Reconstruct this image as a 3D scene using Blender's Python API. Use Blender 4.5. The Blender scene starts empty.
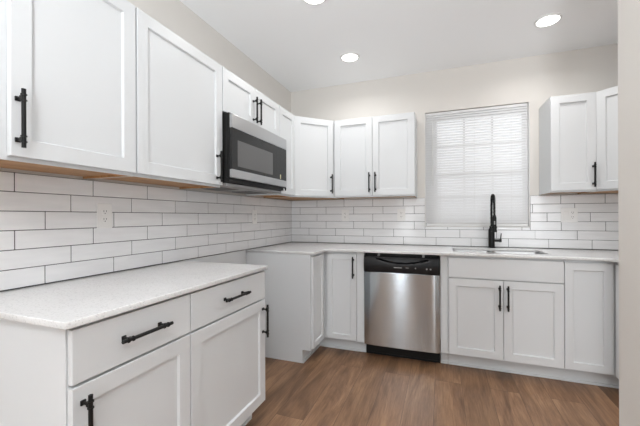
import bpy, bmesh, math, random
from mathutils import Vector, Matrix
S = bpy.context.scene
COL = S.collection
PI = math.pi
random.seed(4)

# ------------------------------------------------------------------ camera
cam_d = bpy.data.cameras.new('camera')
cam = bpy.data.objects.new('camera', cam_d); COL.objects.link(cam)
cam_d.sensor_fit = 'HORIZONTAL'; cam_d.sensor_width = 36.0
cam_d.lens = 327.34 / 640 * 36.0
cam_d.shift_y = (216.67 - 213.0) / 640
cam_d.clip_start = 0.02
YAW, ROLL = 0.3546, -0.0036
cam.matrix_world = (Matrix.Translation((1.607, -3.396, 1.2014)) @ Matrix.Rotation(YAW, 4, 'Z')
                    @ Matrix.Rotation(PI/2, 4, 'X') @ Matrix.Rotation(ROLL, 4, 'Z'))
S.camera = cam

# ------------------------------------------------------------------ world, exposure
S.view_settings.view_transform = 'Standard'
S.view_settings.look = 'None'
S.view_settings.gamma = 1.0
S.view_settings.use_curve_mapping = False
S.view_settings.exposure = 0.04
w = bpy.data.worlds.new('sky'); S.world = w; w.use_nodes = True
bg = w.node_tree.nodes['Background']
bg.inputs[0].default_value = (0.93, 0.96, 1.0, 1); bg.inputs[1].default_value = 1.5

H = 2.625          # ceiling
def area_light(name, loc, rot, sx, sy, power, col=(1, 1, 1), shape='RECTANGLE', spread=None):
    l = bpy.data.lights.new(name, 'AREA'); l.shape = shape; l.size = sx
    if shape == 'RECTANGLE': l.size_y = sy
    l.energy = power; l.color = col
    if spread: l.spread = spread
    o = bpy.data.objects.new(name, l); COL.objects.link(o); o.location = loc; o.rotation_euler = rot
    return o
# added fill lamps, placed outside the two invented openings of the rear wall
area_light('rear_fill', (.62, -6.78, 1.25), (PI/2+.05, 0, 0), .42, 2.1, 21, (0.93, 0.97, 1.0))
area_light('rear_fill', (3.55, -6.80, 1.25), (PI/2+.02, 0, .12), 2.1, 1.9, 47, (0.93, 0.97, 1.0))
# added upward fill lamp behind the camera, brightening the kitchen by ceiling bounce
area_light('ceiling_bounce_fill', (1.75, -4.55, 1.20), (PI-.50, 0, 0), .35, .35, 70, (0.93, 0.97, 1.0), 'DISK', spread=2.3)
DOWNLIGHT_W = 3.8
DOWNLIGHT_FILL_W = 6

# ------------------------------------------------------------------ materials
def new_mat(name):
    m = bpy.data.materials.new(name); m.use_nodes = True
    return m, m.node_tree.nodes, m.node_tree.links, m.node_tree.nodes['Principled BSDF']
def paint(name, col, rough=.45, metal=0, bump=0, bscale=200, spec=None, var=0, coat=0):
    m, n, l, p = new_mat(name)
    p.inputs['Base Color'].default_value = (*col, 1); p.inputs['Roughness'].default_value = rough
    p.inputs['Metallic'].default_value = metal
    if spec is not None: p.inputs['Specular IOR Level'].default_value = spec
    if coat: p.inputs['Coat Weight'].default_value = coat; p.inputs['Coat Roughness'].default_value = .08
    tc = n.new('ShaderNodeTexCoord')
    nz = n.new('ShaderNodeTexNoise'); nz.inputs['Scale'].default_value = bscale; nz.inputs['Detail'].default_value = 3
    l.new(tc.outputs['Object'], nz.inputs['Vector'])
    if bump:
        b = n.new('ShaderNodeBump'); b.inputs['Strength'].default_value = bump; b.inputs['Distance'].default_value = .001
        l.new(nz.outputs['Fac'], b.inputs['Height']); l.new(b.outputs[0], p.inputs['Normal'])
    if var:
        mx = n.new('ShaderNodeMix'); mx.data_type = 'RGBA'
        mx.inputs['A'].default_value = (*[c*(1-var) for c in col], 1); mx.inputs['B'].default_value = (*[min(1, c*(1+var)) for c in col], 1)
        l.new(nz.outputs['Fac'], mx.inputs['Factor']); l.new(mx.outputs['Result'], p.inputs['Base Color'])
    return m
M = {}
M['cab'] = paint('white_cabinet_paint', (.653, .670, .682), .38, bump=.05, bscale=120)
M['wall'] = paint('greige_wall_paint', (.70, .672, .635), .75, bump=.25, bscale=260)
M['ceil'] = paint('ceiling_paint', (.93, .94, .95), .85, bump=.2, bscale=220)
M['trim'] = paint('white_trim_paint', (.80, .80, .79), .4)
M['black'] = paint('matte_black_metal', (.008, .008, .008), .42, spec=.25)
M['plastic'] = paint('white_plastic', (.80, .80, .79), .3)
M['slot'] = paint('dark_slot', (.03, .03, .03), .6)
M['gloss_black'] = paint('gloss_black_plastic', (.008, .008, .009), .25, spec=.3)
M['black_body'] = paint('black_enamel', (.010, .010, .010), .4, spec=.2)
M['panel_grey'] = paint('grey_marking', (.42, .42, .42), .5)
M['mwglass'] = paint('smoked_glass', (.022, .022, .022), .14, spec=.25)
M['mwwin'] = paint('oven_window_mesh', (.12, .12, .12), .14, spec=.3, var=.15, bscale=900)
M['grout'] = paint('grey_grout', (.075, .075, .078), .9)
M['yellow'] = paint('pale_yellow_sticker', (.75, .70, .45), .6)
M['gray_metal'] = paint('grey_underside_metal', (.30, .30, .30), .4, metal=.6)
M['grille'] = paint('dark_filter_mesh', (.10, .10, .10), .5, metal=.5)

def tile_mat():
    m, n, l, p = new_mat('glazed_white_tile')
    tc = n.new('ShaderNodeTexCoord'); nz = n.new('ShaderNodeTexNoise'); nz.inputs['Scale'].default_value = 9
    nz.inputs['Detail'].default_value = 4
    mp = n.new('ShaderNodeMapping'); mp.inputs['Scale'].default_value = (.6, .6, 4)
    l.new(tc.outputs['Object'], mp.inputs[0]); l.new(mp.outputs[0], nz.inputs['Vector'])
    r = n.new('ShaderNodeValToRGB'); r.color_ramp.elements[0].color = (.76, .765, .775, 1); r.color_ramp.elements[1].color = (.82, .825, .835, 1)
    r.color_ramp.elements[0].position = .3; r.color_ramp.elements[1].position = .7
    l.new(nz.outputs['Fac'], r.inputs[0]); l.new(r.outputs[0], p.inputs['Base Color'])
    p.inputs['Roughness'].default_value = .13
    n2 = n.new('ShaderNodeTexNoise'); n2.inputs['Scale'].default_value = 14
    l.new(tc.outputs['Object'], n2.inputs['Vector'])
    b = n.new('ShaderNodeBump'); b.inputs['Strength'].default_value = .25; b.inputs['Distance'].default_value = .004
    l.new(n2.outputs['Fac'], b.inputs['Height']); l.new(b.outputs[0], p.inputs['Normal'])
    return m
M['tile'] = tile_mat()

def quartz_mat():
    m, n, l, p = new_mat('speckled_white_quartz')
    tc = n.new('ShaderNodeTexCoord')
    v = n.new('ShaderNodeTexVoronoi'); v.inputs['Scale'].default_value = 230
    l.new(tc.outputs['Object'], v.inputs['Vector'])
    r = n.new('ShaderNodeValToRGB')
    e = r.color_ramp.elements; e[0].position = 0; e[0].color = (.73, .73, .73, 1); e[1].position = 1; e[1].color = (.58, .58, .58, 1)
    a = r.color_ramp.elements.new(.80); a.color = (.71, .71, .71, 1)
    sp = n.new('ShaderNodeSeparateColor'); l.new(v.outputs['Color'], sp.inputs[0])
    l.new(sp.outputs[0], r.inputs[0])
    nz = n.new('ShaderNodeTexNoise'); nz.inputs['Scale'].default_value = 6; nz.inputs['Detail'].default_value = 6
    l.new(tc.outputs['Object'], nz.inputs['Vector'])
    r2 = n.new('ShaderNodeValToRGB'); r2.color_ramp.elements[0].position = .35; r2.color_ramp.elements[0].color = (.96, .96, .96, 1)
    r2.color_ramp.elements[1].position = .65; r2.color_ramp.elements[1].color = (1, 1, 1, 1)
    l.new(nz.outputs['Fac'], r2.inputs[0])
    mx = n.new('ShaderNodeMix'); mx.data_type = 'RGBA'; mx.blend_type = 'MULTIPLY'; mx.inputs['Factor'].default_value = 1
    l.new(r.outputs[0], mx.inputs['A']); l.new(r2.outputs[0], mx.inputs['B']); l.new(mx.outputs['Result'], p.inputs['Base Color'])
    p.inputs['Roughness'].default_value = .16
    return m
M['quartz'] = quartz_mat()

def steel_mat(name, col, rough, vert=True, metal=1.0, aniso=0, arot=0):
    m, n, l, p = new_mat(name)
    p.inputs['Base Color'].default_value = (*col, 1); p.inputs['Metallic'].default_value = metal
    tc = n.new('ShaderNodeTexCoord'); mp = n.new('ShaderNodeMapping')
    mp.inputs['Scale'].default_value = (1.5, 1.5, 350) if vert else (350, 350, 1.5)
    nz = n.new('ShaderNodeTexNoise'); nz.inputs['Scale'].default_value = 3
    l.new(tc.outputs['Object'], mp.inputs[0]); l.new(mp.outputs[0], nz.inputs['Vector'])
    if aniso:
        tg = n.new('ShaderNodeTangent'); tg.direction_type = 'RADIAL'; tg.axis = 'Z'
        l.new(tg.outputs[0], p.inputs['Tangent']); p.inputs['Anisotropic'].default_value = aniso
        p.inputs['Anisotropic Rotation'].default_value = arot
    r = n.new('ShaderNodeMapRange'); r.inputs['To Min'].default_value = rough*.8; r.inputs['To Max'].default_value = rough*1.25
    l.new(nz.outputs['Fac'], r.inputs['Value']); l.new(r.outputs[0], p.inputs['Roughness'])
    b = n.new('ShaderNodeBump'); b.inputs['Strength'].default_value = .04; b.inputs['Distance'].default_value = .0004
    l.new(nz.outputs['Fac'], b.inputs['Height']); l.new(b.outputs[0], p.inputs['Normal'])
    return m
M['steel'] = steel_mat('brushed_stainless', (.585, .65, .70), .16, aniso=.9, arot=.25)
M['steel_light'] = steel_mat('brushed_stainless_strip', (.50, .50, .505), .30, aniso=.8, arot=.25)
M['sink'] = steel_mat('sink_stainless', (.55, .56, .57), .3)

def floor_mat():
    m, n, l, p = new_mat('oak_plank_vinyl')
    tc = n.new('ShaderNodeTexCoord')
    rot = n.new('ShaderNodeMapping'); rot.inputs['Rotation'].default_value = (0, 0, PI/2); rot.inputs['Location'].default_value = (.37, .06, 0)
    l.new(tc.outputs['Object'], rot.inputs[0])
    def brick(c1, c2, mortar):
        b = n.new('ShaderNodeTexBrick'); b.offset = .37; b.offset_frequency = 2
        b.inputs['Scale'].default_value = 1; b.inputs['Brick Width'].default_value = 1.22; b.inputs['Row Height'].default_value = .18
        b.inputs['Mortar Size'].default_value = mortar; b.inputs['Mortar Smooth'].default_value = .2
        b.inputs['Color1'].default_value = c1; b.inputs['Color2'].default_value = c2; b.inputs['Mortar'].default_value = (.3, .3, .3, 1)
        l.new(rot.outputs[0], b.inputs['Vector']); return b
    bk = brick((0, 0, 0, 1), (1, 1, 1, 1), .0012)
    # shift the grain of every plank
    sep = n.new('ShaderNodeSeparateXYZ'); l.new(rot.outputs[0], sep.inputs[0])
    sc = n.new('ShaderNodeMath'); sc.operation = 'MULTIPLY'; sc.inputs[1].default_value = 7.3
    bw = n.new('ShaderNodeRGBToBW'); l.new(bk.outputs['Color'], bw.inputs[0]); l.new(bw.outputs[0], sc.inputs[0])
    def grain(sx, sy, detail, rough=.6, dist=0):
        ml = n.new('ShaderNodeMath'); ml.operation = 'MULTIPLY_ADD'; ml.inputs[1].default_value = sx; l.new(sep.outputs[0], ml.inputs[0]); l.new(sc.outputs[0], ml.inputs[2])
        my = n.new('ShaderNodeMath'); my.operation = 'MULTIPLY'; my.inputs[1].default_value = sy; l.new(sep.outputs[1], my.inputs[0])
        cb = n.new('ShaderNodeCombineXYZ'); l.new(ml.outputs[0], cb.inputs[0]); l.new(my.outputs[0], cb.inputs[1]); l.new(sc.outputs[0], cb.inputs[2])
        z = n.new('ShaderNodeTexNoise'); z.inputs['Scale'].default_value = 1; z.inputs['Detail'].default_value = detail
        z.inputs['Roughness'].default_value = rough; z.inputs['Distortion'].default_value = dist
        l.new(cb.outputs[0], z.inputs['Vector']); return z
    g1 = grain(1.3, 7, 6, .62, .8); g2 = grain(7, 130, 4, .7)
    r = n.new('ShaderNodeValToRGB'); e = r.color_ramp.elements
    e[0].position = .28; e[0].color = (.095, .048, .026, 1); e[1].position = .76; e[1].color = (.40, .240, .135, 1)
    a = e.new(.50); a.color = (.235, .130, .071, 1)
    l.new(g1.outputs['Fac'], r.inputs[0])
    r2 = n.new('ShaderNodeValToRGB'); r2.color_ramp.elements[0].position = .32; r2.color_ramp.elements[0].color = (.76, .74, .72, 1)
    r2.color_ramp.elements[1].position = .62; r2.color_ramp.elements[1].color = (1.08, 1.08, 1.08, 1)
    l.new(g2.outputs['Fac'], r2.inputs[0])
    m1 = n.new('ShaderNodeMix'); m1.data_type = 'RGBA'; m1.blend_type = 'MULTIPLY'; m1.inputs['Factor'].default_value = 1
    l.new(r.outputs[0], m1.inputs['A']); l.new(r2.outputs[0], m1.inputs['B'])
    r3 = n.new('ShaderNodeValToRGB'); r3.color_ramp.elements[0].color = (.80, .78, .76, 1); r3.color_ramp.elements[1].color = (1.2, 1.2, 1.2, 1)
    l.new(bw.outputs[0], r3.inputs[0])
    m2 = n.new('ShaderNodeMix'); m2.data_type = 'RGBA'; m2.blend_type = 'MULTIPLY'; m2.inputs['Factor'].default_value = 1
    l.new(m1.outputs['Result'], m2.inputs['A']); l.new(r3.outputs[0], m2.inputs['B'])
    m3 = n.new('ShaderNodeMix'); m3.data_type = 'RGBA'; l.new(bk.outputs['Fac'], m3.inputs['Factor'])
    l.new(m2.outputs['Result'], m3.inputs['A']); m3.inputs['B'].default_value = (.09, .05, .032, 1)
    l.new(m3.outputs['Result'], p.inputs['Base Color'])
    p.inputs['Roughness'].default_value = .42
    b = n.new('ShaderNodeBump'); b.inputs['Strength'].default_value = .25; b.inputs['Distance'].default_value = .001
    l.new(g2.outputs['Fac'], b.inputs['Height']); l.new(b.outputs[0], p.inputs['Normal'])
    return m
M['floor'] = floor_mat()

def wood_mat():
    m, n, l, p = new_mat('raw_maple_plywood')
    tc = n.new('ShaderNodeTexCoord'); mp = n.new('ShaderNodeMapping'); mp.inputs['Scale'].default_value = (3, 60, 3)
    nz = n.new('ShaderNodeTexNoise'); nz.inputs['Scale'].default_value = 1; nz.inputs['Detail'].default_value = 4
    l.new(tc.outputs['Object'], mp.inputs[0]); l.new(mp.outputs[0], nz.inputs['Vector'])
    r = n.new('ShaderNodeValToRGB'); e = r.color_ramp.elements
    e[0].position = .3; e[0].color = (.30, .145, .055, 1); e[1].position = .7; e[1].color = (.52, .29, .125, 1)
    l.new(nz.outputs['Fac'], r.inputs[0]); l.new(r.outputs[0], p.inputs['Base Color']); p.inputs['Roughness'].default_value = .55
    return m
M['wood'] = wood_mat()
M['wood_edge'] = paint('pale_raw_wood_edge', (.66, .42, .22), .6, var=.15, bscale=30)

def slat_mat():
    m, n, l, p = new_mat('translucent_white_vinyl')
    p.inputs['Base Color'].default_value = (.90, .90, .90, 1); p.inputs['Roughness'].default_value = .4
    tr = n.new('ShaderNodeBsdfTranslucent'); tr.inputs['Color'].default_value = (.85, .86, .88, 1)
    mx = n.new('ShaderNodeMixShader'); mx.inputs[0].default_value = .24
    out = [x for x in n if x.type == 'OUTPUT_MATERIAL'][0]
    l.new(p.outputs[0], mx.inputs[1]); l.new(tr.outputs[0], mx.inputs[2]); l.new(mx.outputs[0], out.inputs['Surface'])
    return m
M['slat'] = slat_mat()
def glass_mat():
    m, n, l, p = new_mat('window_glass')
    t = n.new('ShaderNodeBsdfTransparent'); g = n.new('ShaderNodeBsdfGlossy'); g.inputs['Roughness'].default_value = .02
    f = n.new('ShaderNodeFresnel'); mx = n.new('ShaderNodeMixShader')
    out = [x for x in n if x.type == 'OUTPUT_MATERIAL'][0]
    l.new(f.outputs[0], mx.inputs[0]); l.new(t.outputs[0], mx.inputs[1]); l.new(g.outputs[0], mx.inputs[2]); l.new(mx.outputs[0], out.inputs['Surface'])
    return m
M['glass'] = glass_mat()
def emit(name, col, s):
    m, n, l, p = new_mat(name)
    p.inputs['Emission Color'].default_value = (*col, 1); p.inputs['Emission Strength'].default_value = s
    return m
M['lamp'] = emit('glowing_lens', (1, .98, .95), 6)

# ------------------------------------------------------------------ helpers
def box(bm, x0, x1, y0, y1, z0, z1, bev=0, seg=2):
    r = bmesh.ops.create_cube(bm, size=1)
    vs = r['verts']
    for v in vs:
        v.co = Vector((x0 if v.co.x < 0 else x1, y0 if v.co.y < 0 else y1, z0 if v.co.z < 0 else z1))
    if bev:
        es = list({e for v in vs for e in v.link_edges})
        bmesh.ops.bevel(bm, geom=es, offset=bev, segments=seg, affect='EDGES', profile=.6)
def cyl(bm, p0, p1, r0, r1=None, seg=20, cap=True):
    p0, p1 = Vector(p0), Vector(p1); d = p1-p0
    q = d.to_track_quat('Z', 'Y').to_matrix().to_4x4()
    bmesh.ops.create_cone(bm, cap_ends=cap, cap_tris=False, segments=seg, radius1=r0, radius2=r0 if r1 is None else r1,
                          depth=d.length, matrix=Matrix.Translation((p0+p1)/2) @ q)
def tube(bm, pts, r, seg=12):
    pts = [Vector(p) for p in pts]; rings = []
    up = Vector((1, 0, 0))
    for i, p in enumerate(pts):
        t = (pts[min(i+1, len(pts)-1)] - pts[max(i-1, 0)]).normalized()
        a = (up - t*up.dot(t)).normalized(); b = t.cross(a)
        rr = r[i] if isinstance(r, (list, tuple)) else r
        rings.append([bm.verts.new(p + (a*math.cos(2*PI*k/seg) + b*math.sin(2*PI*k/seg))*rr) for k in range(seg)])
    for i in range(len(rings)-1):
        for k in range(seg):
            bm.faces.new((rings[i][k], rings[i][(k+1) % seg], rings[i+1][(k+1) % seg], rings[i+1][k]))
    bm.faces.new(rings[0]); bm.faces.new(rings[-1])
def prism(bm, poly, z0, z1):
    lo = [bm.verts.new((x, y, z0)) for x, y in poly]; hi = [bm.verts.new((x, y, z1)) for x, y in poly]
    n = len(poly)
    for i in range(n): bm.faces.new((lo[i], lo[(i+1) % n], hi[(i+1) % n], hi[i]))
    bm.faces.new(lo); bm.faces.new(hi)
def obj(name, bm, mat, parent=None, smooth=False, loc=None, rotz=0):
    bmesh.ops.recalc_face_normals(bm, faces=bm.faces)
    me = bpy.data.meshes.new(name); bm.to_mesh(me); bm.free()
    for mm in (mat if isinstance(mat, list) else [mat]): me.materials.append(mm)
    if smooth:
        for p in me.polygons: p.use_smooth = True
        me.set_sharp_from_angle(angle=math.radians(35))
    o = bpy.data.objects.new(name, me); COL.objects.link(o)
    if parent: o.parent = parent
    if loc is not None: o.location = loc; o.rotation_euler = (0, 0, rotz)
    return o
def B(): return bmesh.new()
def thing(name, label, cat, loc, rotz=0, group=None):
    o = bpy.data.objects.new(name, None); COL.objects.link(o); o.empty_display_size = .1
    o.location = loc; o.rotation_euler = (0, 0, rotz); o['label'] = label; o['category'] = cat
    if group: o['group'] = group
    return o
def tag(o, label, cat, group=None):
    o['label'] = label; o['category'] = cat
    if group: o['group'] = group
    return o
def struct(name, bm, mat, parent=None):
    o = obj(name, bm, mat, parent)
    if parent is None: o['kind'] = 'structure'
    return o

# ------------------------------------------------------------------ room shell
RW = 3.33           # kitchen right wall
XR, YB = 5.2, -6.6  # larger room behind
b = B(); box(b, -.15, XR+.15, YB-.15, .17, -.1, 0); struct('floor', b, M['floor'])
b = B(); box(b, -.15, XR+.15, YB-.15, .17, H, H+.1); struct('ceiling', b, M['ceil'])
b = B(); box(b, -.15, 0, YB, .15, 0, H); struct('wall_left', b, M['wall'])
WX0, WX1, WZ0, WZ1 = 1.458, 2.350, 1.100, 2.222     # window opening
b = B()
box(b, 0, WX0, 0, .15, 0, H); box(b, WX1, RW, 0, .15, 0, H); box(b, WX0, WX1, 0, .15, 0, WZ0); box(b, WX0, WX1, 0, .15, WZ1, H)
struct('wall_back', b, M['wall'])
b = B(); box(b, RW, RW+.12, -1.20, .15, 0, H); struct('wall_right', b, M['wall'])
b = B(); box(b, 2.172, 2.287, -3.05, -2.0, 0, H); struct('wall_partition', b, M['wall'])
b = B(); box(b, RW+.12, XR, -1.20, -1.08, 0, H); struct('wall_dining', b, M['wall'])
b = B(); box(b, XR, XR+.15, YB, -1.08, 0, H); struct('wall_far_right', b, M['wall'])
b = B()   # rear wall; its window openings and doorway are invented to shape the light
box(b, 0, .40, YB-.12, YB, 0, H); box(b, .84, .95, YB-.12, YB, 0, H); box(b, 2.02, 2.45, YB-.12, YB, 0, H); box(b, 4.65, XR, YB-.12, YB, 0, H)
for x0, x1, zl, zh in ((.40, .84, .15, 2.3), (.95, 2.02, 0, 2.08), (2.45, 4.65, .4, 2.3)):
    if zl: box(b, x0, x1, YB-.12, YB, 0, zl)
    box(b, x0, x1, YB-.12, YB, zh, H)
struct('wall_rear', b, M['wall'])
b = B(); box(b, .95, 1.50, YB-.10, YB-.055, 0.003, 2.078); box(b, 1.58, 2.02, YB-.10, YB-.055, 0.003, 2.078)  # added black door with a slot, shaped for bands reflected in the dishwasher
box(b, 1.50, 1.58, YB-.10, YB-.055, 0.003, .25); box(b, 1.50, 1.58, YB-.10, YB-.055, 1.95, 2.078)
for a0, a1 in ((1.03, 1.42), (1.66, 1.94)):
    for c0, c1 in ((.2, .95), (1.1, 1.9)): box(b, a0, a1, YB-.056, YB-.048, c0, c1, .003, 1)
struct('door_added', b, paint('added_door_dark', (.02, .02, .02), .4))
for i, (x0, x1, zl) in enumerate(((.40, .84, .15), (2.45, 4.65, .4))):  # frames of the two added windows; the narrow one feeds the dishwasher reflection
    b = B(); xm = (x0+x1)/2
    bars = [(x0, x0+.05, zl, 2.3), (x1-.05, x1, zl, 2.3), (x0+.05, x1-.05, zl, zl+.05), (x0+.05, x1-.05, 2.25, 2.3)]
    if i: bars.append((xm-.03, xm+.03, zl+.05, 2.25))
    for a0, a1, c0, c1 in bars:
        box(b, a0, a1, YB-.09, YB-.03, c0, c1)
    struct('window_%d' % (i+2), b, M['trim'])

# kitchen window (double hung, six over six) set in the drywall opening
b = B()
fy0, fy1 = .086, .135
box(b, WX0, WX0+.085, fy0-.045, fy1, WZ0, WZ1); box(b, WX1-.010, WX1, fy0-.045, fy1, WZ0, WZ1)
box(b, WX0+.085, WX1-.010, fy0-.045, fy1, WZ1-.045, WZ1); box(b, WX0+.085, WX1-.010, fy0-.045, fy1, WZ0, WZ0+.045)
box(b, WX0+.0005, WX0+.006, .002, .040, WZ0+.001, WZ1-.001); box(b, WX1-.006, WX1-.0005, .002, .040, WZ0+.001, WZ1-.001); box(b, WX0+.006, WX1-.006, .002, .040, WZ0+.001, WZ0+.007)
win = struct('window_1', b, M['trim'])
def sash(z0, z1, y0, y1):
    b = B(); x0, x1 = WX0+.087, WX1-.012; t = .028
    box(b, x0, x0+t, y0, y1, z0, z1); box(b, x1-t, x1, y0, y1, z0, z1)
    box(b, x0+t, x1-t, y0, y1, z0, z0+t); box(b, x0+t, x1-t, y0, y1, z1-t, z1)
    wd = (x1-x0-2*t)/3; ym = (y0+y1)/2
    for k in (1, 2): box(b, x0+t+wd*k-.009, x0+t+wd*k+.009, ym-.008, ym+.008, z0+t, z1-t)
    zm = (z0+z1)/2; box(b, x0+t, x1-t, ym-.009, ym+.009, zm-.009, zm+.009)
    s = obj('sash', b, M['trim'], win)
    b = B(); box(b, x0+t, x1-t, ym-.002, ym+.002, z0+t, z1-t); obj('window_pane', b, M['glass'], s)
sash(1.59, WZ1-.047, .090, .111); sash(WZ0+.047, 1.63, .062, .083)

b = B(); box(b, .0005, .006, -1.680, -.936, 0.001, .912); struct('trim_1', b, M['cab'])   # white board on the wall of the range gap

# ------------------------------------------------------------------ backsplash
def tile_field(b, axis, u0, u1, z0, z1, rows, pitch, start=(), end=()):
    """tiles (bevelled slabs) on a wall; axis 'x' = back wall (normal -y), 'y' = left wall (normal +x)"""
    zb, ph, g = .918, .0775, .0032
    U0, U1 = u0, u1
    for r, off in enumerate(rows):
        u0 = start[r] if r < len(start) else U0; u1 = end[r] if r < len(end) else U1
        a, c = zb + r*ph + g/2, zb + (r+1)*ph - g/2
        if c < z0 + .004: continue
        a = max(a, z0); c = min(c, z1)
        if c-a < .008: continue
        n0 = math.floor((u0-off)/pitch)
        for k in range(n0, n0+60):
            s, e = off+k*pitch+g/2, off+(k+1)*pitch-g/2
            s = max(s, u0); e = min(e, u1)
            if s > u1: break
            if e-s < .006: continue
            if axis == 'x': box(b, s, e, -.0095, -.001, a, c, .0014, 1)
            else: box(b, .001, .0095, s, e, a, c, .0014, 1)
def backsplash(label, axis, fields, slabs, pitch):
    b = B()
    for f in fields: tile_field(b, axis, *f[:5], pitch, *f[5:])
    o = obj('backsplash', b, M['tile']); tag(o, label, 'backsplash', None)
    g = B()
    for a0, a1, z0, z1 in slabs:
        if axis == 'x': box(g, a0, a1, -.0078, -.0005, z0, z1)
        else: box(g, .0005, .0078, a0, a1, z0, z1)
    obj('grout', g, M['grout'], o)
pl, pb = .3155, .3105
lr = [-2.171, -2.065, -1.962, -1.854, -2.065, -1.962]
backsplash('white subway tile backsplash on the left wall behind the microwave run', 'y',
           [(-3.6, -.0105, .916, 1.383, lr)], [(-3.6, -.0105, .915, 1.383)], pl)
brow, rrow = [.628, .531, .734, .628, .734, .628], [2.49, 2.387, 2.583, 2.479, 2.680, 2.58]
zw = WZ0-.002
backsplash('white subway tile backsplash on the back wall around the sink and window', 'x',
           [(.002, WX0-.002, .916, 1.383, brow, (), (2.4915, 2.3875)),
            (WX0, WX1, 1.0725, zw, brow),
            (WX1+.003, RW-.002, .916, 1.383, rrow, (2.4915, 2.3875))],
           [(.002, WX0-.002, .915, 1.383), (WX0-.002, WX1+.003, .915, zw), (WX1+.003, RW-.002, .915, 1.383)], pb)

# ------------------------------------------------------------------ cabinets
def shaker(w, h, t=.020, st=.058, rec=.011, slope=.0045):
    """door, local: x 0..w, z 0..h, front at y=-t, back y=0, recessed centre panel"""
    b = B(); e = .0015
    def ring(ins, y): return [b.verts.new(c) for c in ((ins, y, ins), (w-ins, y, ins), (w-ins, y, h-ins), (ins, y, h-ins))]
    R = [ring(0, 0), ring(0, -t+e), ring(e, -t), ring(st-.0004, -t), ring(st, -t+.0006), ring(st+slope, -t+rec)]
    for i in range(len(R)-1):
        for k in range(4): b.faces.new((R[i][k], R[i][(k+1) % 4], R[i+1][(k+1) % 4], R[i+1][k]))
    b.faces.new(R[0]); b.faces.new(R[-1])
    return b
def slab_front(w, h, t=.020):
    b = B(); box(b, 0, w, -t, 0, 0, h, .002, 2); return b
def handle_bm(L, cc, horiz):
    """bar pull centred on origin, mounted on plane y=0, sticking out to -y; bar along z (or x)"""
    b = B(); r, so = .0062, .034
    cyl(b, (0, -so, -L/2), (0, -so, L/2), r, seg=16)
    for s in (-1, 1):
        z = s*cc/2
        box(b, -.0075, .0075, -.006, 0, z-.0075, z+.0075, .001, 1)
        cyl(b, (0, -so, z), (0, -.004, z), .0048, seg=12)
        box(b, -.0065, .0065, -so+.002, -so+.012, z-.0065, z+.0065, .001, 1)
        for q in (-.009, .009): cyl(b, (0, -so, z+q-.0018), (0, -so, z+q+.0018), .0088, seg=16)
    if horiz: bmesh.ops.rotate(b, verts=b.verts, cent=(0, 0, 0), matrix=Matrix.Rotation(PI/2, 3, 'Y'))
    return b
def door(c, x0, x1, z0, z1, hx=None, hz=None, L=.187, cc=.132, kind='door', y=0, rotz=0, st=.058):
    w, h = x1-x0, z1-z0
    bm = shaker(w, h, st=st) if kind == 'door' else slab_front(w, h)
    nm = {'door': 'door', 'drawer': 'drawer', 'false': 'false_front'}[kind]
    d = obj(nm, bm, M['cab'], c, loc=(x0, y-.0025, z0), rotz=rotz)
    if hx is not None:
        hd = obj('handle', handle_bm(L, cc, kind == 'drawer'), M['black'], d, smooth=True)
        hd.location = (hx-x0, -.020, hz-z0)
        hd['label'] = 'matte black bar handle'
    return d
UH, UZ = .762, 1.386
def upper(label, loc, rotz, w, h=UH, depth=.308, group=None, sides=True):
    c = thing('wall_cabinet', label, 'cabinet', loc, rotz, group)
    b = B()
    box(b, .0005, w-.0005, .0, depth, .014, h)          # carcass
    box(b, .0005, w-.0005, .0, .005, 0, .014)            # face rail
    box(b, .0005, .004, .005, depth, 0, .014); box(b, w-.004, w-.0005, .005, depth, 0, .014)
    obj('carcass', b, M['cab'], c)
    if h > .5:
        b = B(); box(b, .0045, w-.0045, .0055, .022, .0005, .0138); box(b, .0045, .018, .022, depth-.002, .0005, .0138)
        box(b, w-.018, w-.0045, .022, depth-.002, .0005, .0138); box(b, .018, w-.018, .022, depth-.002, .0100, .0138)
        o = obj('underside', b, M['wood'], c); o['label'] = 'bare orange-brown wood underside'
    return c
# left wall run, facing +x : rotz = +90deg, local x -> world y
ROT = PI/2
def yl(y, base): return y-base
FX = .310      # carcass front plane
def upper_left(label, y0, y1, z0=UZ, h=UH, group=None):
    return upper(label, (FX, y0, z0), ROT, y1-y0, h, group=group)
# note local +y points to -x (towards the wall)
c = upper_left('nearest white wall cabinet with a single door, black handle on its left edge', -2.800, -2.3065)
door(c, .035, .4885, .013, .757, .052, .131)
c = upper_left('white wall cabinet between the nearest wall cabinet and the microwave', -2.3055, -1.6925)
door(c, .002, .6095, .013, .757, .554, .120)
c = upper_left('short white two-door cabinet above the microwave', -1.6915, -.9315, z0=1.862, h=UZ+UH-1.862)
door(c, .003, .3785, .003, .281, .351, .110)
door(c, .3815, .757, .003, .281, .408, .110)
c = upper_left('narrow white wall cabinet between microwave and diagonal corner cabinet', -.9305, -.6115)
door(c, .006, .316, .013, .757, .0405, .131)

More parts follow.
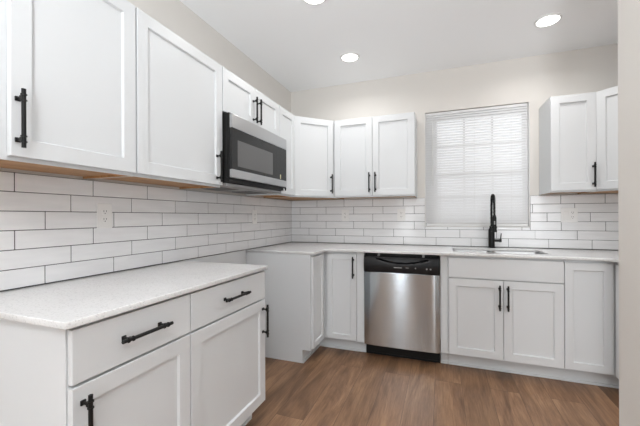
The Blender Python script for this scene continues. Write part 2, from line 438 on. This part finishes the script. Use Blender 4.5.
# diagonal corner uppers
def diag(label, loc, mirror, hx):
    c = thing('corner_wall_cabinet', label, 'cabinet', loc, 0, None)
    s = -1 if mirror else 1
    P = [(.001*s, -.001), (.609*s, -.001), (.609*s, -.309), (.309*s, -.609), (.001*s, -.609)]
    b = B(); prism(b, P, .014, UH)
    # perimeter skirt
    q = [(.001*s, -.605), (.307*s, -.605), (.605*s, -.307), (.605*s, -.001)]
    prism(b, [(.309*s, -.609), (.609*s, -.309), (.605*s, -.307), (.307*s, -.605)], 0, .014)
    prism(b, [(.001*s, -.609), (.309*s, -.609), (.307*s, -.605), (.001*s, -.605)], 0, .014)
    prism(b, [(.609*s, -.001), (.609*s, -.309), (.605*s, -.307), (.605*s, -.001)], 0, .014)
    obj('carcass', b, M['cab'], c)
    b = B(); prism(b, [(.002*s, -.002), (.604*s, -.002), (.604*s, -.306), (.306*s, -.604), (.002*s, -.604)], .001, .0138)
    o = obj('underside', b, M['wood'], c); o['label'] = 'bare orange-brown wood underside'
    # door on the diagonal (length .424)
    L = .300*math.sqrt(2); g = .012
    if not mirror:
        a = PI/4; ux, uy = math.cos(a), math.sin(a); ox, oy = .309+ux*g, -.609+uy*g
    else:
        a = -PI/4; ux, uy = math.cos(a), math.sin(a); ox, oy = -.609+ux*g, -.309+uy*g
    w = L-2*g
    n = (math.sin(a)*.0008, -math.cos(a)*.0008)
    d = obj('door', shaker(w, .744), M['cab'], c, loc=(ox+n[0], oy+n[1], .013), rotz=a)
    hd = obj('handle', handle_bm(.187, .132, False), M['black'], d, smooth=True); hd.location = (hx if hx >= 0 else w+hx, -.020, .120)
    hd['label'] = 'matte black bar handle'
    return c
diag('diagonal white corner wall cabinet where left wall meets back wall', (0, 0, UZ), False, -.030)
diag('diagonal white corner wall cabinet at the far right, partly hidden by the wall end', (RW, 0, UZ), True, -.030)

# back wall uppers facing -y
c = upper('white two-door wall cabinet left of the window', (.6115, -FX, UZ), 0, .775)
door(c, .016, .3865, .013, .757, .3615, .136)
door(c, .3895, .772, .013, .757, .4185, .136)
c = upper('white single-door wall cabinet right of the window', (2.421, -FX, UZ), 0, .298)
door(c, .002, .294, .013, .757, .274, .126)

# base cabinets --------------------------------------------------------------
BH, BD, KZ = .893, .608, .110
DEEP = .598
def base(label, loc, rotz, w, group=None, d=DEEP, kd=.072, endl=False, endr=False, hollow=False):
    c = thing('base_cabinet', label, 'cabinet', loc, rotz, group)
    b = B()
    if hollow:      # open-topped box so that the sink hangs inside it
        box(b, .0005, w-.0005, 0, .018, KZ, BH-.0005); box(b, .0005, w-.0005, d-.006, d, KZ, BH-.0005)
        box(b, .0005, .016, .018, d-.006, KZ, BH-.0005); box(b, w-.016, w-.0005, .018, d-.006, KZ, BH-.0005)
        box(b, .016, w-.016, .018, d-.006, KZ, KZ+.016)
    else: box(b, .0005, w-.0005, 0, d, KZ, BH-.0005)
    if endl: box(b, .0005, .016, kd, d, 0, KZ)
    if endr: box(b, w-.016, w-.0005, kd, d, 0, KZ)
    obj('carcass', b, M['cab'], c)
    b = B(); x0 = .017 if endl else .0005; x1 = w-.017 if endr else w-.0005
    box(b, x0, x1, kd, kd+.012, 0, KZ-.0005)
    box(b, x0, x1, kd-.011, kd-.0005, 0.0005, .017, .004, 2)
    obj('toe_kick', b, M['cab'], c)
    return c
# left run
c = base('nearest base cabinet on the left wall with one drawer above one door', (BD, -2.778, 0), ROT, .4695, endl=True)
door(c, .004, .4665, .725, .882, .235, .807, L=.203, cc=.145, kind='drawer')
door(c, .004, .4665, .122, .716, .032, .600, L=.187)
c = base('wider base cabinet on the left wall next to the range gap, drawer above door', (BD, -2.308, 0), ROT, .614, endr=True)
door(c, .002, .611, .725, .882, .298, .807, L=.203, cc=.145, kind='drawer')
door(c, .002, .611, .122, .716, .580, .600, L=.187)

# corner lazy-susan cabinets (L-shaped, world-aligned locals)
def corner_base(label, loc, s, handle):
    c = thing('corner_base_cabinet', label, 'cabinet', loc, 0)
    D, W = BD, .930; k = .072; X = .914 if s > 0 else .905
    def mp(P): return [(x*s, y) for x, y in P]
    b = B()
    prism(b, mp([(.0015, -.0015), (X, -.0015), (X, -D), (D, -D), (D, -W), (.0015, -W)]), KZ, BH-.0005)
    prism(b, mp([(.0015, -W), (.0015, -W+.016), (D-k, -W+.016), (D-k, -W)]), 0, KZ)
    obj('carcass', b, M['cab'], c)
    b = B(); q = D-k
    prism(b, mp([(q, -W+.017), (q, -q), (X+.0015, -q), (X+.0015, -q+.012), (q-.012, -q+.012), (q-.012, -W+.017)]), 0, KZ-.0005)
    q2 = q+.011
    prism(b, mp([(q2, -W+.001), (q2, -q2), (X+.0015, -q2), (X+.0015, -q-.0003), (q+.0003, -q-.0003), (q+.0003, -W+.001)]), .0005, .017)
    obj('toe_kick', b, M['cab'], c)
    # doors
    if s > 0:
        d1 = obj('door', shaker(.262, .752, st=.045), M['cab'], c, loc=(D+.0005, -.912, .120), rotz=PI/2)
        d2 = obj('door', shaker(.264, .752, st=.045), M['cab'], c, loc=(.648, -D-.0005, .120))
        if handle:
            hd = obj('handle', handle_bm(.187, .132, False), M['black'], d2, smooth=True); hd.location = (.243, -.020, .641)
            hd['label'] = 'matte black bar handle'
    else:
        d1 = obj('door', shaker(.277, .752, st=.052), M['cab'], c, loc=(-.906, -D-.0005, .120))
        d2 = obj('door', shaker(.262, .752, st=.052), M['cab'], c, loc=(-D-.0005, -.650, .120), rotz=-PI/2)
    return c
corner_base('white L-shaped corner base cabinet between the range gap and the dishwasher', (0, 0, 0), 1, True)
corner_base('white corner base cabinet at the right end, beyond the sink cabinet', (RW, 0, 0), -1, False)

def filler(x0, x1, label):
    b = B(); box(b, x0, x1, -BD, -BD+.018, KZ, BH-.001); box(b, x0, x1, -BD+.072, -BD+.084, 0, KZ-.0005)
    box(b, x0, x1, -BD+.061, -BD+.0715, .0005, .017, .004, 2)
    box(b, x0+.002, x1-.002, -BD+.018, -BD+.072, KZ, KZ+.012)
    tag(obj('filler_strip', b, M['cab']), label, 'cabinet filler')
filler(.916, .981, 'narrow white filler strip on the left side of the dishwasher')
filler(1.600, 1.655, 'narrow white filler strip on the right side of the dishwasher')
c = base('white two-door sink base cabinet below the window', (1.656, -BD, 0), 0, .767, hollow=True)
door(c, .005, .764, .724, .876, kind='false')
door(c, .005, .384, .120, .716, .357, .592)
door(c, .387, .764, .120, .716, .412, .592)

# ------------------------------------------------------------------ dishwasher
DX0, DX1 = .9835, 1.5965
dw = thing('dishwasher', 'stainless steel dishwasher with black control panel between base cabinets', 'dishwasher', ((DX0+DX1)/2, -.30, 0))
def wpart(name, bm, mat, par, label=None, smooth=False):
    base_loc = par.matrix_basis.translation if par.parent is None else par.parent.matrix_basis.translation
    bmesh.ops.translate(bm, verts=bm.verts, vec=-base_loc)
    o = obj(name, bm, mat, par, smooth)
    if label: o['label'] = label
    return o
b = B(); box(b, DX0+.004, DX1-.004, -.590, -.03, .10, .875); box(b, DX0+.003, DX1-.003, -.5895, -.585, .870, .886)
wpart('tub', b, M['black_body'], dw)
b = B(); box(b, DX0+.002, DX1-.002, -.548, -.12, 0.001, .099); box(b, DX0+.002, DX1-.002, -.556, -.548, .02, .099, .002, 1)
wpart('kick_plate', b, M['black_body'], dw, 'black recessed kick plate')
# bowed stainless door
b = B(); N = 24; z0, z1 = .108, .733
def bow(t): return -.634 - .006*(1-(2*t-1)**2) + .008*(abs(2*t-1)**14)
rows_ = []
for z in (z0, z0+.004, z1-.004, z1):
    inn = .004 if z in (z0, z1) else 0
    rows_.append([b.verts.new((DX0+.001+(DX1-DX0-.002)*i/N, bow(i/N)+inn, z)) for i in range(N+1)])
for j in range(3):
    for i in range(N): b.faces.new((rows_[j][i], rows_[j][i+1], rows_[j+1][i+1], rows_[j+1][i]))
bk = [[b.verts.new((DX0+.001+(DX1-DX0-.002)*i/N, -.592, z)) for i in range(N+1)] for z in (z0, z1)]
for i in range(N):
    b.faces.new((bk[0][i], bk[0][i+1], rows_[0][i+1], rows_[0][i])); b.faces.new((rows_[3][i], rows_[3][i+1], bk[1][i+1], bk[1][i]))
b.faces.new([bk[0][0], rows_[0][0], rows_[1][0], rows_[2][0], rows_[3][0], bk[1][0]]); b.faces.new([bk[0][N], rows_[0][N], rows_[1][N], rows_[2][N], rows_[3][N], bk[1][N]])
b.faces.new([v for v in bk[0]] + [v for v in reversed(bk[1])])
wpart('door', b, M['steel'], dw, 'brushed stainless steel door', smooth=True)
# control panel: profile swept across, with crescent pocket cut by shaping the grid
b = B(); NX, NZ = 60, 22; z0, z1 = .735, .868
grid = []
for j in range(NZ+1):
    row = []
    for i in range(NX+1):
        u, v = i/NX, j/NZ
        y = -.637 - .005*math.sin(PI*min(1, v*1.15))
        t = (u-.52)/.37
        low = .56 + .28*t*t                # crescent lower lip
        if abs(t) < 1 and low < v < .86:
            y += .024*min(1, (v-low)/.06)*min(1, (1-abs(t))/.08)
        if v > .97: y += .006
        row.append(b.verts.new((DX0+.001+(DX1-DX0-.002)*u, y, z0+(z1-z0)*v)))
    grid.append(row)
for j in range(NZ):
    for i in range(NX): b.faces.new((grid[j][i], grid[j][i+1], grid[j+1][i+1], grid[j+1][i]))
bb = [b.verts.new(c) for c in ((DX0+.001, -.592, z0), (DX1-.001, -.592, z0), (DX1-.001, -.592, z1), (DX0+.001, -.592, z1))]
b.faces.new(bb); b.faces.new([bb[0]]+grid[0]+[bb[1]]); b.faces.new([bb[3]]+grid[NZ]+[bb[2]])
b.faces.new([bb[0]]+[grid[j][0] for j in range(NZ+1)]+[bb[3]]); b.faces.new([bb[1]]+[grid[j][NX] for j in range(NZ+1)]+[bb[2]])
cp = wpart('control_panel', b, M['gloss_black'], dw, 'glossy black control panel with a crescent pocket handle', smooth=True)
for (px, pz, sx, sz, rnd) in ((1.270, .778, .033, .0022, 0), (1.345, .779, .012, .0015, 0), (1.410, .779, .005, .003, 1), (1.497, .777, .0062, .0062, 1), (1.526, .777, .0062, .0062, 1)):
    b = B()
    if rnd: cyl(b, (px, -.6395, pz), (px, -.6435, pz), sx, seg=14)
    else: box(b, px-sx, px+sx, -.6432, -.640, pz-sz, pz+sz)
    wpart('button' if rnd else 'marking', b, M['panel_grey'], cp)
for px in (1.106, 1.470):
    b = B(); box(b, px-.009, px+.009, -.630, -.592, .8685, .8715); box(b, px-.009, px+.009, -.596, -.592, .8715, .892)
    wpart('mounting_bracket', b, M['gray_metal'], dw)

# ------------------------------------------------------------------ countertops
def slab_curve(splines, z0, z1, bev=.0025):
    cu = bpy.data.curves.new('tmp', 'CURVE'); cu.dimensions = '2D'; cu.fill_mode = 'BOTH'
    for pts in splines:
        s = cu.splines.new('POLY'); s.points.add(len(pts)-1); s.use_cyclic_u = True
        for p, (x, y) in zip(s.points, pts): p.co = (x, y, 0, 1)
    cu.extrude = (z1-z0)/2-bev; cu.bevel_depth = bev; cu.bevel_resolution = 2; cu.offset = -bev
    o = bpy.data.objects.new('tmp', cu); COL.objects.link(o)
    me = bpy.data.meshes.new_from_object(o.evaluated_get(bpy.context.evaluated_depsgraph_get()))
    bpy.data.objects.remove(o); bpy.data.curves.remove(cu)
    b = B(); b.from_mesh(me); bpy.data.meshes.remove(me)
    bmesh.ops.remove_doubles(b, verts=b.verts, dist=.00002)
    bmesh.ops.translate(b, verts=b.verts, vec=(0, 0, (z0+z1)/2))
    return b
def arc(cx, cy, r, a0, a1, n=8): return [(cx+r*math.cos(math.radians(a0+(a1-a0)*i/n)), cy+r*math.sin(math.radians(a0+(a1-a0)*i/n))) for i in range(n+1)]
CD, CT0, CT1 = .645, .8935, .914
b = slab_curve([[(.0005, -2.800), (CD-.004, -2.800), (CD, -2.796), (CD, -1.689), (CD-.004, -1.685), (.0005, -1.685)]], CT0, CT1)
tag(obj('countertop', b, M['quartz']), 'white speckled quartz countertop on the near left base cabinets', 'countertop')
SX0, SX1, SY0, SY1 = 1.700, 2.372, -.520, -.150
rr = .045
xr = RW-CD
out = [(.0005, -.0005), (.0005, -.934), (CD-.004, -.934), (CD, -.930)] + arc(CD+rr, -CD-rr, rr, 180, 90) \
    + arc(xr-rr, -CD-rr, rr, 90, 0) + [(xr, -.934), (RW-.0005, -.934), (RW-.0005, -.0005)]
def rrect(x0, x1, y0, y1, r, n=5):
    return arc(x1-r, y1-r, r, 0, 90, n)+arc(x0+r, y1-r, r, 90, 180, n)+arc(x0+r, y0+r, r, 180, 270, n)+arc(x1-r, y0+r, r, 270, 360, n)
b = slab_curve([out, rrect(SX0, SX1, SY0, SY1, .035)], CT0, CT1)
tag(obj('countertop', b, M['quartz']), 'long U-shaped white speckled quartz countertop holding the sink', 'countertop')

# sink: two undermount bowls
def bowl(b, x0, x1, y0, y1, zt, zb):
    prev = None
    for (ins, z) in ((-.0, zt), (.004, zt-.02), (.008, zb+.03), (.02, zb+.008), (.045, zb)):
        ring = [b.verts.new((x, y, z)) for x, y in rrect(x0+ins, x1-ins, y0+ins, y1-ins, .03)]
        if prev:
            n = len(ring)
            for i in range(n): b.faces.new((prev[i], prev[(i+1) % n], ring[(i+1) % n], ring[i]))
        prev = ring
    b.faces.new(prev)
sk = thing('kitchen_sink', 'undermount double bowl stainless sink in the counter below the window', 'sink', ((SX0+SX1)/2, (SY0+SY1)/2, .71))
xm = (SX0+SX1)/2 - .02
for x0, x1 in ((SX0+.004, xm-.012), (xm+.012, SX1-.004)):
    b = B(); bowl(b, x0, x1, SY0+.004, SY1-.004, .8925, .71); wpart('bowl', b, M['sink'], sk, smooth=True)
    b = B(); cyl(b, ((x0+x1)/2, (SY0+SY1)/2, .7105), ((x0+x1)/2, (SY0+SY1)/2, .7135), .04, seg=24); wpart('drain', b, M['gray_metal'], sk)
b = B(); box(b, xm-.0115, xm+.0115, SY0+.006, SY1-.006, .84, .8915, .003, 2); wpart('divider', b, M['sink'], sk)

# ------------------------------------------------------------------ faucet
fx, fy = 2.034, -.075
f = thing('kitchen_faucet', 'black spring neck pull-down faucet behind the sink', 'faucet', (fx, fy, .914))
b = B(); cyl(b, (0, 0, 0), (0, 0, .006), .032, seg=28); cyl(b, (0, 0, .006), (0, 0, .165), .0265, .0255, seg=28); cyl(b, (0, 0, .165), (0, 0, .182), .0255, .015, seg=28)
obj('body', b, M['black'], f, True)
b = B(); cyl(b, (.02, 0, .066), (.066, 0, .066), .012, seg=18); cyl(b, (.062, 0, .066), (.080, 0, .066), .014, seg=18)
tube(b, [(.072, 0, .070), (.074, -.001, .095), (.078, -.002, .132)], [.0055, .005, .0045], 10)
obj('lever_handle', b, M['black'], f, True)
arcp = [(0, 0, .175), (0, 0, .25), (0, 0, .33)] + [(0, -.085+.085*math.cos(a), .385+.085*math.sin(a)) for a in [PI*k/14 for k in range(0, 15)]] + [(0, -.17, .34), (0, -.17, .29)]
b = B(); tube(b, arcp, .0070, 12)
obj('hose', b, M['black'], f, True)
# spring coil round the hose
def path_pt(s):
    segs = [(Vector(arcp[i]), Vector(arcp[i+1])) for i in range(len(arcp)-1)]
    tot = sum((q-p).length for p, q in segs); d = s*tot
    for p, q in segs:
        L = (q-p).length
        if d <= L: return p.lerp(q, d/L), (q-p).normalized()
        d -= L
    return segs[-1][1], (segs[-1][1]-segs[-1][0]).normalized()
b = B(); turns = 46; pts = []
for i in range(turns*10+1):
    s = .02+.96*i/(turns*10); p, t = path_pt(s); a = Vector((1, 0, 0)); c2 = t.cross(a).normalized(); an = 2*PI*i/10
    pts.append(p+(a*math.cos(an)+c2*math.sin(an))*.0105)
tube(b, pts, .0022, 5)
obj('spring', b, M['black'], f, True)
b = B(); cyl(b, (0, -.17, .295), (0, -.17, .270), .012, .017, seg=20); cyl(b, (0, -.17, .270), (0, -.17, .175), .017, .0175, seg=20); cyl(b, (0, -.17, .175), (0, -.17, .150), .0175, .022, seg=20)
h = obj('spray_head', b, M['black'], f, True)
b = B(); box(b, -.005, .005, -.190, -.186, .215, .245, .001, 1); obj('spray_button', b, M['gray_metal'], h)
b = B(); tube(b, [(0, -.012, .19), (0, -.08, .19), (0, -.150, .19)], .006, 10); cyl(b, (0, 0, .182), (0, 0, .198), .0165, seg=20)
cyl(b, (0, -.17, .182), (0, -.17, .198), .0215, seg=20)
obj('docking_arm', b, M['black'], f, True)

# ------------------------------------------------------------------ microwave
MY0, MY1 = -1.6895, -.9320
mw = thing('microwave', 'stainless over-the-range microwave with dark glass door on the left wall', 'microwave', (.2, (MY0+MY1)/2, 1.404))
b = B(); box(b, .011, .352, MY0+.002, MY1-.002, 1.415, 1.858, .003, 1)
wpart('housing', b, M['black_body'], mw)
b = B(); box(b, .03, .350, MY0+.003, MY1-.003, 1.398, 1.4145)
up_ = wpart('bottom_plate', b, M['gray_metal'], mw, 'grey metal underside')
for a0, a1 in ((MY0+.05, MY0+.30), (MY1-.30, MY1-.05)):
    b = B(); box(b, .07, .24, a0, a1, 1.3955, 1.398); wpart('grease_filter', b, M['grille'], up_)
b = B(); box(b, .3525, .378, MY0+.001, MY1-.001, 1.447, 1.852, .002, 1)
box(b, .3525, .372, MY0+.004, MY1-.004, 1.420, 1.447)
mb = wpart('door_frame', b, M['black_body'], mw)
b = B(); box(b, .3785, .400, MY0+.001, MY1-.001, 1.757, 1.843, .003, 2); wpart('top_trim', b, M['steel_light'], mw, 'stainless strip above the dark glass')
b = B(); box(b, .3785, .400, MY0+.001, MY1-.001, 1.447, 1.499, .003, 2); wpart('bottom_trim', b, M['steel_light'], mw, 'stainless strip below the dark glass')
b = B(); box(b, .3785, .3985, MY0+.001, MY1-.001, 1.4995, 1.7565, .002, 1); gl = wpart('glass_front', b, M['mwglass'], mw, 'dark smoked glass front')
b = B(); box(b, .3986, .3992, -1.630, -1.170, 1.522, 1.688); wpart('viewing_window', b, M['mwwin'], gl, 'grey meshed window')
for k in range(5):
    for q in range(2):
        b = B(); box(b, .3986, .3991, -1.105+q*.07, -1.070+q*.07, 1.560+k*.034, 1.574+k*.034); wpart('key', b, M['gloss_black'], gl)
b = B(); box(b, .3986, .3995, -1.048, -1.036, 1.507, 1.540); wpart('sticker', b, M['yellow'], gl, 'small pale yellow sticker')

# ------------------------------------------------------------------ window blind
bl = thing('window_blind', 'closed white horizontal slat blind covering the kitchen window', 'blind', ((WX0+WX1)/2, .03, WZ0))
x0, x1 = WX0+.0095, WX1-.0125
b = B(); box(b, x0, x1, .008, .040, WZ1-.030, WZ1-.006, .002, 1); wpart('headrail', b, M['slat'], bl)
b = B(); zs = WZ1-.038; pitch = .0246; ns = int((zs-(WZ0+.045))/pitch)+1
for k in range(ns):
    z = zs-k*pitch; tl = math.radians(61); hw = .0138
    prof = []
    for q in range(5):
        t = -1+q*.5
        prof.append((.020+t*hw*math.cos(tl)+.0012*(1-t*t)*math.sin(tl)*-1, z+t*hw*math.sin(tl)+.0012*(1-t*t)*math.cos(tl)))
    va = [[b.verts.new((xx, y, zz)) for y, zz in prof] for xx in (x0, x1)]
    vb = [[b.verts.new((xx, y+.0005, zz-.0002)) for y, zz in prof] for xx in (x0, x1)]
    for q in range(4):
        b.faces.new((va[0][q], va[1][q], va[1][q+1], va[0][q+1])); b.faces.new((vb[0][q], vb[0][q+1], vb[1][q+1], vb[1][q]))
wpart('slats', b, M['slat'], bl)
b = B(); box(b, x0, x1, .008, .033, WZ0+.010, WZ0+.030, .003, 2); br = wpart('bottom_rail', b, M['plastic'], bl)
b = B(); box(b, x0-.002, x0+.003, .007, .034, WZ0+.008, WZ0+.032); wpart('end_cap', b, M['gray_metal'], br)
for xx in (x0+.13, (x0+x1)/2, x1-.13):
    b = B(); box(b, xx-.0008, xx+.0008, .0045, .0060, WZ0+.030, WZ1-.03); wpart('ladder_cord', b, M['plastic'], bl)
b = B(); cyl(b, (1.528, -.003, WZ1-.03), (1.531, -.003, 1.50), .0035, seg=8); wpart('tilt_wand', b, M['plastic'], bl)
for xx in (1.548, 1.556):
    b = B(); cyl(b, (xx, .000, WZ1-.03), (xx, .000, 1.60), .001, seg=6); wpart('pull_cord', b, M['plastic'], bl)

# ------------------------------------------------------------------ outlets (local: on plane y=0 facing -y)
def outlet(name, label, cat, loc, rotz, w=.078, n=1, kind='duplex', h=.124):
    o = thing(name, label, cat, loc, rotz)
    b = B(); box(b, -w/2, w/2, -.005, 0, -h/2, h/2, .002, 2); obj('cover_plate', b, M['plastic'], o)
    for k in range(n):
        cx = (k-(n-1)/2)*.046
        kd = kind if n == 1 else kind[k]
        if kd == 'duplex':
            for s in (-1, 1):
                b = B(); cyl(b, (cx, -.004, s*.0195), (cx, -.0066, s*.0195), .0168, seg=24); r_ = obj('socket', b, M['plastic'], o)
                for q in (-1, 1):
                    b = B(); box(b, cx+q*.0065-.0012, cx+q*.0065+.0012, -.0069, -.0064, s*.0195, s*.0195+.009); obj('slot', b, M['slot'], r_)
                b = B(); cyl(b, (cx, -.0064, s*.0195-.007), (cx, -.0069, s*.0195-.007), .0026, seg=10); obj('slot', b, M['slot'], r_)
        else:
            b = B(); box(b, cx-.0165, cx+.0165, -.0075, -.0045, -.033, .033, .001, 1); obj('rocker', b, M['plastic'], o)
    return o
ty = .0098
outlet('wall_outlet', 'white duplex outlet above the near left countertop', 'outlet', (ty, -2.223, 1.209), PI/2)
outlet('wall_outlet', 'white duplex outlet in the range gap under the microwave', 'outlet', (ty, -.806, 1.200), PI/2)
outlet('wall_outlet', 'white duplex outlet in the backsplash near the left corner', 'outlet', (.643, -ty, 1.213), 0)
outlet('wall_outlet', 'white duplex outlet in the backsplash just left of the window', 'outlet', (1.229, -ty, 1.215), 0)
outlet('switch_plate', 'white double plate with switch and outlet right of the window', 'switch plate', (2.640, -ty, 1.207), 0, w=.120, n=2, kind=('rocker', 'duplex'))

# ------------------------------------------------------------------ ceiling lights
def downlight(x, y, label, group=None, power=None):
    t = thing('ceiling_light', label, 'ceiling light', (x, y, H-.012), 0, group)
    b = B(); seg = 40
    rings = []
    for r, z in ((.086, .0118), (.085, .006), (.074, .001), (.070, .004), (.069, .0118)):
        rings.append([b.verts.new((r*math.cos(2*PI*k/seg), r*math.sin(2*PI*k/seg), z)) for k in range(seg)])
    for i in range(len(rings)-1):
        for k in range(seg): b.faces.new((rings[i][k], rings[i][(k+1) % seg], rings[i+1][(k+1) % seg], rings[i+1][k]))
    obj('trim_ring', b, M['trim'], t, True)
    b = B(); cyl(b, (0, 0, .005), (0, 0, .010), .0685, seg=40); l_ = obj('lens', b, M['lamp'], t); l_['label'] = 'glowing white lens'
    a = area_light('bulb', (0, 0, .002), (0, 0, 0), .13, .13, power or DOWNLIGHT_W, (1, .985, .965), 'DISK', spread=2.7); a.parent = t
    return t
downlight(.848, -.563, 'round recessed ceiling light nearest the left back corner')
downlight(.846, -1.43, 'round recessed ceiling light cut by the top edge of the photo')
downlight(2.339, -.588, 'round recessed ceiling light on the right, in front of the window')
downlight(2.339, -1.392, 'round recessed ceiling light outside the photo, right of the camera view')
for x in (1.0, 2.6, 4.2):  # extra downlights added as fill in the unseen rear room
    for y in (-4.2, -5.6):
        downlight(x, y, 'round recessed ceiling light added as fill in the unseen room behind the camera', 'added ceiling lights behind the camera', DOWNLIGHT_FILL_W)
